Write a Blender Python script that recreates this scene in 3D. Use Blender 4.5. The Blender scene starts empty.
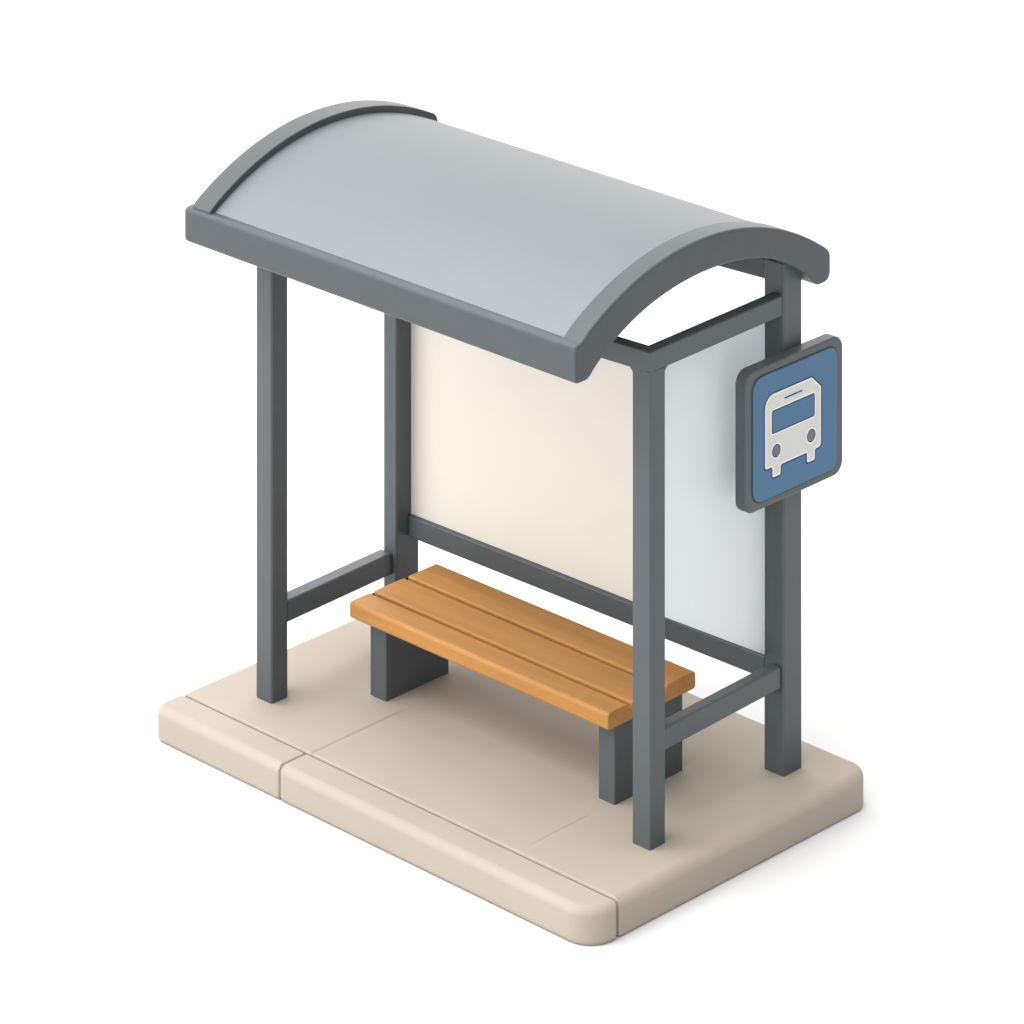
import bpy, math
from math import radians, sin, cos, pi, hypot
from mathutils import Vector

scene = bpy.context.scene
COL = scene.collection

# ------------------------------------------------------------------ helpers
def new_mat(name):
    m = bpy.data.materials.new(name); m.use_nodes = True
    nt = m.node_tree
    return m, nt, nt.nodes['Principled BSDF']

def rgb(c): return (c[0], c[1], c[2], 1.0)

def surface(name, col, rough=.5, spec=.3, var=.06, scale=6., grain=0., grain_scale=300., stretch=None, coat=0.):
    """A base colour with soft large-scale mottling and a fine grain in colour and relief."""
    m, nt, b = new_mat(name)
    N, L = nt.nodes, nt.links
    tc = N.new('ShaderNodeTexCoord'); mp = N.new('ShaderNodeMapping')
    L.new(tc.outputs['Object'], mp.inputs['Vector'])
    if stretch: mp.inputs['Scale'].default_value = stretch
    n1 = N.new('ShaderNodeTexNoise'); n1.inputs['Scale'].default_value = scale; n1.inputs['Detail'].default_value = 5
    L.new(mp.outputs[0], n1.inputs['Vector'])
    r = N.new('ShaderNodeValToRGB')
    r.color_ramp.elements[0].position = .3; r.color_ramp.elements[1].position = .7
    r.color_ramp.elements[0].color = rgb([v*(1-var) for v in col])
    r.color_ramp.elements[1].color = rgb([min(1, v*(1+var)) for v in col])
    L.new(n1.outputs[0], r.inputs[0])
    out = r.outputs[0]
    n2 = N.new('ShaderNodeTexNoise'); n2.inputs['Scale'].default_value = grain_scale; n2.inputs['Detail'].default_value = 2
    L.new(mp.outputs[0], n2.inputs['Vector'])
    if grain:
        mr = N.new('ShaderNodeMapRange')
        mr.inputs['From Min'].default_value = .25; mr.inputs['From Max'].default_value = .75
        mr.inputs['To Min'].default_value = 1-grain; mr.inputs['To Max'].default_value = 1+grain
        L.new(n2.outputs[0], mr.inputs['Value'])
        mx = N.new('ShaderNodeMix'); mx.data_type = 'RGBA'; mx.blend_type = 'MULTIPLY'; mx.inputs[0].default_value = 1
        L.new(out, mx.inputs[6]); L.new(mr.outputs[0], mx.inputs[7]); out = mx.outputs[2]
        bp = N.new('ShaderNodeBump'); bp.inputs['Strength'].default_value = .12; bp.inputs['Distance'].default_value = .002
        L.new(n2.outputs[0], bp.inputs['Height']); L.new(bp.outputs[0], b.inputs['Normal'])
    L.new(out, b.inputs['Base Color'])
    b.inputs['Roughness'].default_value = rough
    b.inputs['Specular IOR Level'].default_value = spec
    if coat: b.inputs['Coat Weight'].default_value = coat; b.inputs['Coat Roughness'].default_value = .25
    return m

def round_poly(pts, rads, n=5, lim=.49):
    """Round the corners of a CCW 2-D polygon (negative turn works too)."""
    out = []
    k = len(pts)
    if not hasattr(rads, '__len__'): rads = [rads]*k
    for i in range(k):
        p = Vector(pts[i]); a = Vector(pts[i-1])-p; b = Vector(pts[(i+1) % k])-p; r = rads[i]
        if r <= 0: out.append(tuple(p)); continue
        la, lb = a.length, b.length; a /= la; b /= lb
        ang = a.angle(b); d = min(r/math.tan(ang/2), lim*la, lim*lb); r = d*math.tan(ang/2)
        c = p+(a+b).normalized()*(r/sin(ang/2))
        s = p+a*d-c; e = p+b*d-c
        a0 = math.atan2(s.y, s.x); a1 = math.atan2(e.y, e.x); da = (a1-a0+pi) % (2*pi)-pi
        for j in range(n+1):
            t = a0+da*j/n; out.append((c.x+r*cos(t), c.y+r*sin(t)))
    return out

def rect(x0, y0, x1, y1, r=0., n=5):
    p = [(x0, y0), (x1, y0), (x1, y1), (x0, y1)]
    return round_poly(p, r, n) if r else p

def inset(pts, ds):
    k = len(pts); out = []
    if not hasattr(ds, '__len__'): ds = [ds]*k
    for i in range(k):
        p = Vector(pts[i]); e0 = (p-Vector(pts[i-1])); e1 = (Vector(pts[(i+1) % k])-p)
        if e0.length < 1e-9: e0 = e1
        if e1.length < 1e-9: e1 = e0
        n0 = Vector((-e0.y, e0.x)).normalized(); n1 = Vector((-e1.y, e1.x)).normalized()
        m = (n0+n1); m = m.normalized() if m.length > 1e-6 else n0
        c = max(.35, m.dot(n0)); q = p+m*(ds[i]/c); out.append((q.x, q.y))
    return out

def prism(poly, a, b, fn, ra=0., rb=0., n=4):
    """Extrude a CCW polygon from a to b; fn(u, v, w) -> xyz. ra / rb round the end edges (number or one per vertex)."""
    k = len(poly)
    lst = lambda r: r if hasattr(r, '__len__') else [r]*k
    RA, RB = lst(ra), lst(rb); rings = []
    if max(RA) > 0:
        for j in range(n):
            t = pi/2*j/n; ins = inset(poly, [r*(1-sin(t)) for r in RA])
            rings.append([(q[0], q[1], a+RA[i]*(1-cos(t))) for i, q in enumerate(ins)])
    rings.append([(q[0], q[1], a+RA[i]) for i, q in enumerate(poly)])
    rings.append([(q[0], q[1], b-RB[i]) for i, q in enumerate(poly)])
    if max(RB) > 0:
        for j in range(n-1, -1, -1):
            t = pi/2*j/n; ins = inset(poly, [r*(1-sin(t)) for r in RB])
            rings.append([(q[0], q[1], b-RB[i]*(1-cos(t))) for i, q in enumerate(ins)])
    V = [fn(*p) for r in rings for p in r]; F = []
    for j in range(len(rings)-1):
        for i in range(k):
            i2 = (i+1) % k
            F.append((j*k+i, j*k+i2, (j+1)*k+i2, (j+1)*k+i))
    F.append(tuple(range(k))[::-1]); F.append(tuple((len(rings)-1)*k+i for i in range(k)))
    return V, F

fX = lambda u, v, w: (w, u, v)          # polygon in (y, z), swept along x
fY = lambda u, v, w: (u, w, v)          # polygon in (x, z), swept along y
fZ = lambda u, v, w: (u, v, w)          # polygon in (x, y), swept along z

def bar(p0, p1, w, h, r=.008, r0=0., r1=0.):
    """Rounded rectangular tube from p0 to p1 (centres); its ends stay vertical."""
    p0, p1 = Vector(p0), Vector(p1); d = p1-p0; ln = hypot(d.x, d.y)
    s = Vector((-d.y, d.x, 0)).normalized()
    def fn(u, v, t):
        q = p0+d*(t/ln)+s*u; return (q.x, q.y, q.z+v)
    return prism(rect(-w/2, -h/2, w/2, h/2, r), 0, ln, fn, r0, r1)

def slab(x0, y0, x1, y1, z0, z1, corner, edge, low=.015, nc=8, n=5):
    """Plan rectangle with rounded corners (SW, SE, NE, NW) whose top edges (S, E, N, W) each have their own rounding."""
    def ring(ds, rmin=.0015):
        S, E, N, W = ds
        pts = [(x0+W, y0+S), (x1-E, y0+S), (x1-E, y1-N), (x0+W, y1-N)]
        adj = [(W, S), (S, E), (E, N), (N, W)]
        return round_poly(pts, [max(rmin, c-max(a)) for c, a in zip(corner, adj)], nc, .86)
    def weights():                      # rounding radius felt by every vertex of a ring
        out = []
        S, E, N, W = edge
        for a, b in ((W, S), (S, E), (E, N), (N, W)):
            for j in range(nc+1): out.append(a+(b-a)*j/nc)
        return out
    wv = weights(); rings = []
    for j in range(n+1):
        t = pi/2*j/n; p = ring([low*(1-sin(t))]*4); rings.append([(q[0], q[1], z0+low*(1-cos(t))) for q in p])
    for j in range(n, -1, -1):
        t = pi/2*j/n; p = ring([e*(1-sin(t)) for e in edge])
        rings.append([(q[0], q[1], z1-wv[i]*(1-cos(t))) for i, q in enumerate(p)])
    k = len(wv); V = [p for r in rings for p in r]; F = []
    for j in range(len(rings)-1):
        for i in range(k):
            i2 = (i+1) % k; F.append((j*k+i, j*k+i2, (j+1)*k+i2, (j+1)*k+i))
    F.append(tuple(range(k))[::-1]); F.append(tuple((len(rings)-1)*k+i for i in range(k)))
    return V, F

def bar_path(pts, w, h, r=.008):
    """Rounded rectangular tube along a level polyline, mitred at its corners."""
    P = [Vector(p) for p in pts]; sec = round_poly(rect(-w/2, -h/2, w/2, h/2), [0, 0, r, r]); k = len(sec); V = []; F = []
    nrm = [Vector((-(b-a).y, (b-a).x, 0)).normalized() for a, b in zip(P, P[1:])]
    for i, p in enumerate(P):
        a = nrm[max(0, i-1)]; b = nrm[min(len(nrm)-1, i)]; m = (a+b).normalized(); m = m/m.dot(a)
        V += [tuple(p+m*u+Vector((0, 0, v))) for u, v in sec]
    for j in range(len(P)-1):
        for i in range(k):
            i2 = (i+1) % k; F.append((j*k+i, j*k+i2, (j+1)*k+i2, (j+1)*k+i))
    F.append(tuple(range(k))[::-1]); F.append(tuple((len(P)-1)*k+i for i in range(k)))
    return V, F

def obj(name, geos, mat, parent=None, smooth=True, origin=None):
    if isinstance(geos, tuple): geos = [geos]
    V, F = [], []
    for gv, gf in geos:
        o = len(V); V += gv; F += [tuple(i+o for i in f) for f in gf]
    org = Vector(origin) if origin else Vector((0, 0, 0))
    base = parent.matrix_basis.translation if parent else Vector((0, 0, 0))
    me = bpy.data.meshes.new(name)
    if parent is None and origin: me.from_pydata([tuple(Vector(v)-org) for v in V], [], F)
    else: me.from_pydata([tuple(Vector(v)-world_of(parent)) for v in V], [], F)
    import bmesh
    bm = bmesh.new(); bm.from_mesh(me)
    bmesh.ops.recalc_face_normals(bm, faces=bm.faces); bm.to_mesh(me); bm.free()
    me.materials.append(mat)
    o = bpy.data.objects.new(name, me); COL.objects.link(o)
    if smooth:
        me.shade_smooth(); me.set_sharp_from_angle(angle=radians(38))
        wn = o.modifiers.new('weighted_normals', 'WEIGHTED_NORMAL'); wn.keep_sharp = True; wn.weight = 100
    if parent: o.parent = parent
    elif origin: o.location = org
    return o

def world_of(p):
    v = Vector((0, 0, 0))
    while p: v += p.location; p = p.parent
    return v

def thing(name, loc, label, cat):
    o = bpy.data.objects.new(name, None); COL.objects.link(o); o.location = loc
    o.empty_display_size = .2; o['label'] = label; o['category'] = cat
    return o

def tag(o, label=None, cat=None, group=None, kind=None):
    if label: o['label'] = label
    if cat: o['category'] = cat
    if group: o['group'] = group
    if kind: o['kind'] = kind
    return o

# ---------------------------------------------------------------- materials
M_metal = surface('grey_painted_metal', (.070, .081, .087), .42, .28, .05, 3.5, .03, 420)
M_frame = surface('roof_edge_paint', (.057, .0655, .0710), .42, .28, .05, 3.5, .03, 420)
M_roof = surface('brushed_roof_sheet', (.139, .152, .161), .5, .4, .015, 2.2, .02, 260)
M_roof.node_tree.nodes['Principled BSDF'].inputs['Metallic'].default_value = .4
M_cream = surface('cream_panel', (.655, .620, .567), .5, .25, .015, 2., .01, 300)
M_blue = surface('sign_blue', (.043, .121, .222), .45, .3, .03, 8., .02, 500)
M_navy = surface('sign_navy_outline', (.012, .05, .16), .5, .2, .02, 8.)
M_ivory = surface('sign_ivory_line', (.70, .665, .58), .5, .2, .02, 8.)
M_white = surface('sign_white', (.52, .523, .505), .5, .2, .02, 8., .02, 500)
M_lamp = surface('sign_grey', (.12, .14, .15), .5, .2, .04, 8.)
M_brown = surface('sign_gasket', (.055, .04, .025), .6, .2, .05, 8.)
M_kerb = surface('beige_concrete', (.345, .299, .252), .75, .2, .035, 2.5, .035, 330)
M_ground = surface('white_floor', (.66, .66, .66), .9, .0, .0, 1.)

# wood: streaked grain along x
M_wood = surface('golden_wood', (.375, .176, .047), .5, .25, .13, 7., .05, 90, stretch=(.12, 1.6, 1.6))

# paving: concrete with two faint, worn score lines
M_pave = surface('beige_paving', (.345, .299, .252), .75, .2, .035, 2.5, .035, 330)
def score_lines(m, lines):
    nt = m.node_tree; N, L = nt.nodes, nt.links; b = N['Principled BSDF']
    tc = N.new('ShaderNodeTexCoord'); sp = N.new('ShaderNodeSeparateXYZ'); L.new(tc.outputs['Object'], sp.inputs[0])
    def math_(op, a, b_=None):
        n = N.new('ShaderNodeMath'); n.operation = op; n.use_clamp = False
        for i, v in enumerate((a, b_)):
            if v is None: continue
            if isinstance(v, (int, float)): n.inputs[i].default_value = v
            else: L.new(v, n.inputs[i])
        return n.outputs[0]
    def ramp(v, a, b_, c, d):
        n = N.new('ShaderNodeMapRange'); n.interpolation_type = 'SMOOTHSTEP'
        n.inputs['From Min'].default_value = a; n.inputs['From Max'].default_value = b_
        n.inputs['To Min'].default_value = c; n.inputs['To Max'].default_value = d
        L.new(v, n.inputs['Value']); return n.outputs[0]
    tot = None
    for x0, w, ya, yb, yc, yd, s in lines:
        d = math_('ABSOLUTE', math_('SUBTRACT', sp.outputs[0], x0))
        g = ramp(d, 0., w, s, 0.)
        f = math_('MULTIPLY', ramp(sp.outputs[1], ya, yb, 0, 1), ramp(sp.outputs[1], yc, yd, 1, 0))
        v = math_('MULTIPLY', g, f)
        tot = v if tot is None else math_('MAXIMUM', tot, v)
    old = b.inputs['Base Color'].links[0].from_socket
    mx = N.new('ShaderNodeMix'); mx.data_type = 'RGBA'
    L.new(math_('MULTIPLY', tot, .22), mx.inputs[0]); L.new(old, mx.inputs[6]); mx.inputs[7].default_value = (.16, .13, .10, 1)
    L.new(mx.outputs[2], b.inputs['Base Color'])
    bp = N.new('ShaderNodeBump'); bp.invert = True; bp.inputs['Strength'].default_value = .6; bp.inputs['Distance'].default_value = .006
    L.new(tot, bp.inputs['Height'])
    oldn = b.inputs['Normal'].links[0].from_socket
    L.new(oldn, bp.inputs['Normal']); L.new(bp.outputs[0], b.inputs['Normal'])
score_lines(M_pave, [(-1.64, .016, -.45, -.42, .10, .34, 1.), (-.39, .014, -.34, -.27, -.02, .14, .55)])

# frosted pane
m, nt, b = new_mat('frosted_pane')
b.inputs['Base Color'].default_value = (.75, .775, .79, 1); b.inputs['Roughness'].default_value = .35
b.inputs['Specular IOR Level'].default_value = .3
tr = nt.nodes.new('ShaderNodeBsdfTranslucent'); tr.inputs[0].default_value = (.815, .845, .86, 1)
ms = nt.nodes.new('ShaderNodeMixShader'); ms.inputs[0].default_value = .6
nt.links.new(b.outputs[0], ms.inputs[1]); nt.links.new(tr.outputs[0], ms.inputs[2])
nt.links.new(ms.outputs[0], nt.nodes['Material Output'].inputs['Surface'])
M_pane = m

# ------------------------------------------------------------- the setting
ZB = -.157
g = obj('ground', ([(-60, -60, ZB), (60, -60, ZB), (60, 60, ZB), (-60, 60, ZB)], [(0, 1, 2, 3)]), M_ground, smooth=False)
tag(g, 'plain white ground under and around the bus stop', kind='structure')

pg = slab(-2.475, -.386, .213, 1.205, ZB, 0., [.012, .014, .10, .05], [.011, .045, .02, .02])
pave = obj('pavement', ([(x+(.02*(y-1.2) if x > -1 else 0.), y, z) for x, y, z in pg[0]], pg[1]), M_pave)
tag(pave, 'beige concrete paving slab carrying the shelter', kind='structure')

def kerb(x0, x1, corner, edge, label):
    o = obj('kerb_stone', slab(x0, -.556, x1, -.395, ZB, -.002, corner, edge, .022, 10, 6), M_kerb, origin=((x0+x1)/2, -.485, ZB))
    return tag(o, label, 'kerbstone', 'kerbstones along the pavement front')
kerb(-2.492, -1.6685, [.055, .013, .012, .03], [.040, .010, .010, .028], 'shorter beige kerbstone, in front of the post at the open end')
kerb(-1.6635, .184, [.013, .165, .02, .012], [.040, .035, .010, .010], 'longer beige kerbstone with a rounded end, in front of the bench')

# ------------------------------------------------------------- bus shelter
sh = thing('bus_shelter', (-1.1, .4, 0), 'grey metal bus shelter with a curved roof over the wooden bench', 'bus shelter')
def post(x0, y0, x1, y1, top, r=.012):
    return obj('post', prism(rect(x0, y0, x1, y1, r), 0., top, fZ, 0., 0.), M_metal, sh)
post(-2.216, -.187, -2.109, -.084, 2.38)
post(-.101, 0., 0., .097, 1.9905, .007)
post(-.132, .879, -.017, 1.005, 2.21)
post(-2.253, 0.65, -2.164, .80, 2.38)

def fillet(cu, cv, su, sv, r, a, b, fn):
    pts = [(cu, cv)]+[(cu+su*r*(1-cos(t)), cv+sv*r*(1-sin(t))) for t in [pi/2*i/8 for i in range(9)]]
    return prism(pts, a, b, fn)
# top rail: under the roof front, round the near post and back to the rear post, with rounded inner corners
obj('top_rail', [bar_path([(-2.111, -.13, 2.034), (-.0315, .0315, 2.034), (-.055, .880, 2.034)], .061, .087, .010),
                 fillet(-.0985, 1.9915, -1, -1, .045, .006, .056, fY),
                 fillet(.0945, 1.9915, 1, -1, .045, -.056, -.008, fX)], M_metal, sh)
obj('side_rail', bar((-.036, .0945, .429), (-.055, .874, .429), .06, .098, .012, r1=.014), M_metal, sh)
# open end
obj('side_rail', bar((-2.153, -.084, .379), (-2.228, .652, .346), .074, .100, .010, r1=.012), M_metal, sh)
# back
obj('back_rail', bar((-2.166, .757, .507), (-.131, .915, .437), .072, .100, .010, r0=.012), M_metal, sh)
obj('back_beam', bar((-2.168, .73, 2.157), (-.131, .93, 2.157), .06, .09), M_metal, sh)
# cream panel on the back rail
zt = 1.56
pl0, pl1 = Vector((-2.169, .757, 0)), Vector((-.131, .915, 0))
def back_fn(u, v, w):
    p = pl0.lerp(pl1, u); zb = .555+(.485-.555)*u
    return (p.x, p.y+w, zb+(zt-zb)*v)
obj('back_panel', prism([(0, 0), (1, 0), (1, 1), (0, 1)], -.012, .012, back_fn), M_cream, sh, smooth=False)
# frosted side pane behind the side rails; its lower edge is raked down towards the rear post
PZ0, PZ1, PT0, PT1 = .962, .494, 1.985, 1.985
def pane_fn(u, v, w):
    t = (u-.06)/.82; return (-.107-.023*t+w, u, v)
obj('side_pane', prism([(.06, PZ0), (.88, PZ1), (.88, PT1), (.06, PT0)], -.006, .006, pane_fn), M_pane, sh, smooth=False)

# roof
def curve(c, y0, y1, n):                # smooth roof curve, y measured from the ridge line
    out = []
    for i in range(n+1):
        y = y0+(y1-y0)*i/n; u = y-.29; out.append((y, (((c[0]*u+c[1])*u+c[2])*u+c[3])*u+c[4]))
    return out
TS = curve((-.0495, .0028, -.3638, -.0067, 2.4997), -.50, 1.06, 72)      # top
BS = curve((-.2556, -.0424, -.3314, .0227, 2.3556), -.41, .965, 60)[::-1]  # underside
tail = round_poly([TS[-2], (1.104, 2.232), (1.104, 2.103), (1.018, 2.103), BS[1]], [0, .045, .045, .035, 0], 6)[1:-1]
nose = round_poly([BS[-2], (-.442, 2.101), (-.520, 2.101), (-.520, 2.258), (-.484, 2.260), TS[4]], [0, .045, .0225, .0225, .03, 0], 6)[1:-1]
Ts = [p for p in TS if p[0] > -.455]
arch = Ts+tail+BS[1:-1]+nose                    # clockwise in (y, z)
arch = arch[::-1]
roof = obj('roof', prism([(p[0], p[1]-.012) for p in [q for q in TS if -.50 < q[0] < 1.05]][::-1]
                         + [(p[0], p[1]-.05) for p in [q for q in TS if -.50 < q[0] < 1.05]], -2.20, -.02, fX), M_roof, sh)
XL, XR = -2.330, .062
obj('arch_rim', prism(arch, -.040, XR, fX, 0., .013), M_frame, roof)
archL = [(p[0], p[1]+(.026 if p[1] > 2.27 and p[0] > -.46 else 0)) for p in arch]
inner = [p for p in arch if True]
def rise(y): t = min(1., max(0., (y+.60)/.14)); return .020*t*t*(3-2*t)
topL = [(y, z+rise(y)) for y, z in curve((-.0495, .0028, -.3638, -.0067, 2.4997), -.508, .86, 64)]
tailL = round_poly([topL[-1], (.925, 2.364), (.925, 2.18), (.88, 2.21)], [0, .05, .02, 0], 6)[1:-1]
botL = [p for p in BS[1:-1]]
archL = (topL+tailL+[p for p in botL if p[0] < .88]+[(-.47, 2.13), (-.508, 2.13)])[::-1]
obj('arch_rim', prism(archL, -2.286, -2.166, fX, .010, .006), M_frame, roof)
fz = [(-.520, 2.101), (-.4600, 2.101), (-.4600, 2.258), (-.520, 2.258)]
FZ = round_poly(fz, [.0225, .0145, .0145, .0225], 6)
obj('fascia', prism(FZ, XL, -.040, fX, [.022 if q[0] < -.49 else .014 for q in FZ], 0., 6), M_frame, roof)
rz = [(1.030, 2.103), (1.104, 2.103), (1.104, 2.236), (1.030, 2.262)]
obj('fascia', prism(round_poly(rz, [.0145, .04, .045, .0145], 6), XL, -.040, fX, .014, 0., 6), M_frame, roof)

# -------------------------------------------------------------------- bench
be = thing('bench', (-1.15, .4, 0), 'golden wooden slatted bench on two dark grey legs under the shelter', 'bench')
Y0, Y1, ZT, ZS = .130, .692, .413, .338
g1, g2, gw, gd = .270, .488, .0120, .024
seat = round_poly([(Y0, ZS), (Y1, ZS), (Y1, ZT), (g2+gw, ZT), (g2+gw, ZT-gd), (g2-gw, ZT-gd), (g2-gw, ZT),
                   (g1+gw, ZT), (g1+gw, ZT-gd), (g1-gw, ZT-gd), (g1-gw, ZT), (Y0, ZT)],
                  [.014, .014, .016, .0135, .002, .002, .0135, .0135, .002, .002, .0135, .018], 5)
obj('seat', prism(seat, -1.942, -.357, fX, .012, .006, 4), M_wood, be)
def leg(x0, x1, y0, y1):
    obj('leg', prism(rect(x0, y0, x1, y1, .007), 0., .3385, fZ), M_metal, be)
leg(-1.861, -1.757, .184, .585)
leg(-.468, -.372, .188, .625)

# --------------------------------------------------------------------- sign
sg = thing('bus_stop_sign', (-.017, .88, 1.24), 'blue sign with a white bus pictogram in a grey frame on the rear post', 'sign')
fr = round_poly([(.556, 1.238), (1.206, 1.238), (1.206, 1.842), (.556, 1.842)], [.05, .06, .06, .06], 8)
obj('frame', prism(fr, -.0165, .045, fX, .008, .008), M_metal, sg)
pn = round_poly([(.600, 1.273), (1.160, 1.273), (1.160, 1.806), (.600, 1.806)], [.055, .05, .05, .06], 8)
gk = inset(pn, -.005)
obj('gasket', prism(gk, .0445, .0465, fX), M_brown, sg, smooth=False)
pnl = obj('panel', prism(pn, .0462, .0520, fX, 0., .004), M_blue, sg)
bus = [(.688, 1.402), (.729, 1.402), (.729, 1.355), (.783, 1.355), (.783, 1.397), (.959, 1.397), (.959, 1.352),
       (1.011, 1.352), (1.011, 1.398), (1.052, 1.398), (1.052, 1.658), (.990, 1.712), (.681, 1.712), (.681, 1.402)]
bus = round_poly([(p[0]-.006, p[1]+.002) for p in bus[1:]], [.009, .009, .009, .009, .009, .009, .009, .009, .035, .016, .016, .055, .012], 5)
pic = obj('bus_pictogram', prism(inset(bus, -.0080), .0514, .0523, fX), M_navy, pnl, smooth=False)
def flat(name, polys, x, m):
    return obj(name, [prism(p, x-.0012, x, fX) for p in polys], m, pnl, smooth=False)   # thin sheet lettering film
def disc(cy, cz, r, n=28): return [(cy+r*cos(2*pi*i/n), cz+r*sin(2*pi*i/n)) for i in range(n)]
lamps = [(.748, 1.466), (.980, 1.464)]
win = round_poly([(.718, 1.543), (1.004, 1.543), (1.004, 1.644), (.718, 1.644)], .010, 4)
flat('outline', [bus], .0526, M_ivory)
flat('bus_body', [inset(bus, .0070)], .0529, M_white)
flat('window_outline', [inset(win, -.0062)], .0532, M_ivory)
flat('window_edge', [win], .0535, M_navy)
flat('bus_window', [inset(win, .0062)], .0538, M_blue)
flat('destination_slit', [round_poly([(.802, 1.6725), (.921, 1.6725), (.921, 1.6795), (.802, 1.6795)], .003, 3)], .0533, M_navy)
for c in lamps:
    flat('headlamp_outline', [disc(*c, .0350)], .0532, M_ivory)
    flat('headlamp_edge', [disc(*c, .0285)], .0535, M_navy)
    flat('headlamp', [disc(*c, .0235)], .0538, M_lamp)

# ------------------------------------------------------------------- light
WORLD, WK = 1.86, .80
w = bpy.data.worlds.new('World'); scene.world = w; w.use_nodes = True
# soft studio light all round, weaker from behind and from the sign end
wn_, wl_ = w.node_tree.nodes, w.node_tree.links
tc = wn_.new('ShaderNodeTexCoord'); dp = wn_.new('ShaderNodeVectorMath'); dp.operation = 'DOT_PRODUCT'
dp.inputs[1].default_value = (.92, .38, 0.); wl_.new(tc.outputs['Generated'], dp.inputs[0])
mr = wn_.new('ShaderNodeMapRange'); mr.inputs['From Min'].default_value = -1; mr.inputs['From Max'].default_value = 1
mr.inputs['To Min'].default_value = WORLD*(1+WK); mr.inputs['To Max'].default_value = WORLD*(1-WK)
wl_.new(dp.outputs['Value'], mr.inputs['Value'])
wn_['Background'].inputs[0].default_value = (1., 1., 1., 1)
wl_.new(mr.outputs[0], wn_['Background'].inputs[1])

def softbox(name, direction, dist, size, energy, col=(1, 1, 1), target=(-1.1, .3, .8)):
    l = bpy.data.lights.new(name, 'AREA'); l.shape = 'SQUARE'; l.size = size; l.energy = energy; l.color = col
    o = bpy.data.objects.new(name, l); COL.objects.link(o)
    d = Vector(direction).normalized(); o.location = Vector(target)+d*dist
    o.rotation_euler = d.to_track_quat('Z', 'Y').to_euler()
    return o
softbox('key_lamp', (-.32, -.58, 1.5), 14., 12., 1950, (1., .985, .96))

# ------------------------------------------------------------------ camera
cam = bpy.data.cameras.new('camera'); co = bpy.data.objects.new('camera', cam); COL.objects.link(co)
ex, ey = (.72065173, -.69329725), (.69329725, .72065173); O = (.575, 18.1385007)
co.location = (-(O[0]*ex[0]+O[1]*ex[1]), -(O[0]*ey[0]+O[1]*ey[1]), 8.9625)
co.rotation_euler = (pi/2, 0, math.asin(.69329725))
cam.sensor_width = 36.; cam.lens = 153.0436; cam.shift_x = 0.; cam.shift_y = -(1300.+512.)/1024.
cam.clip_start = .5; cam.clip_end = 400.
scene.camera = co
scene.view_settings.view_transform = 'Standard'; scene.view_settings.look = 'None'
scene.view_settings.exposure = 0.; scene.view_settings.gamma = 1.; scene.view_settings.use_curve_mapping = False
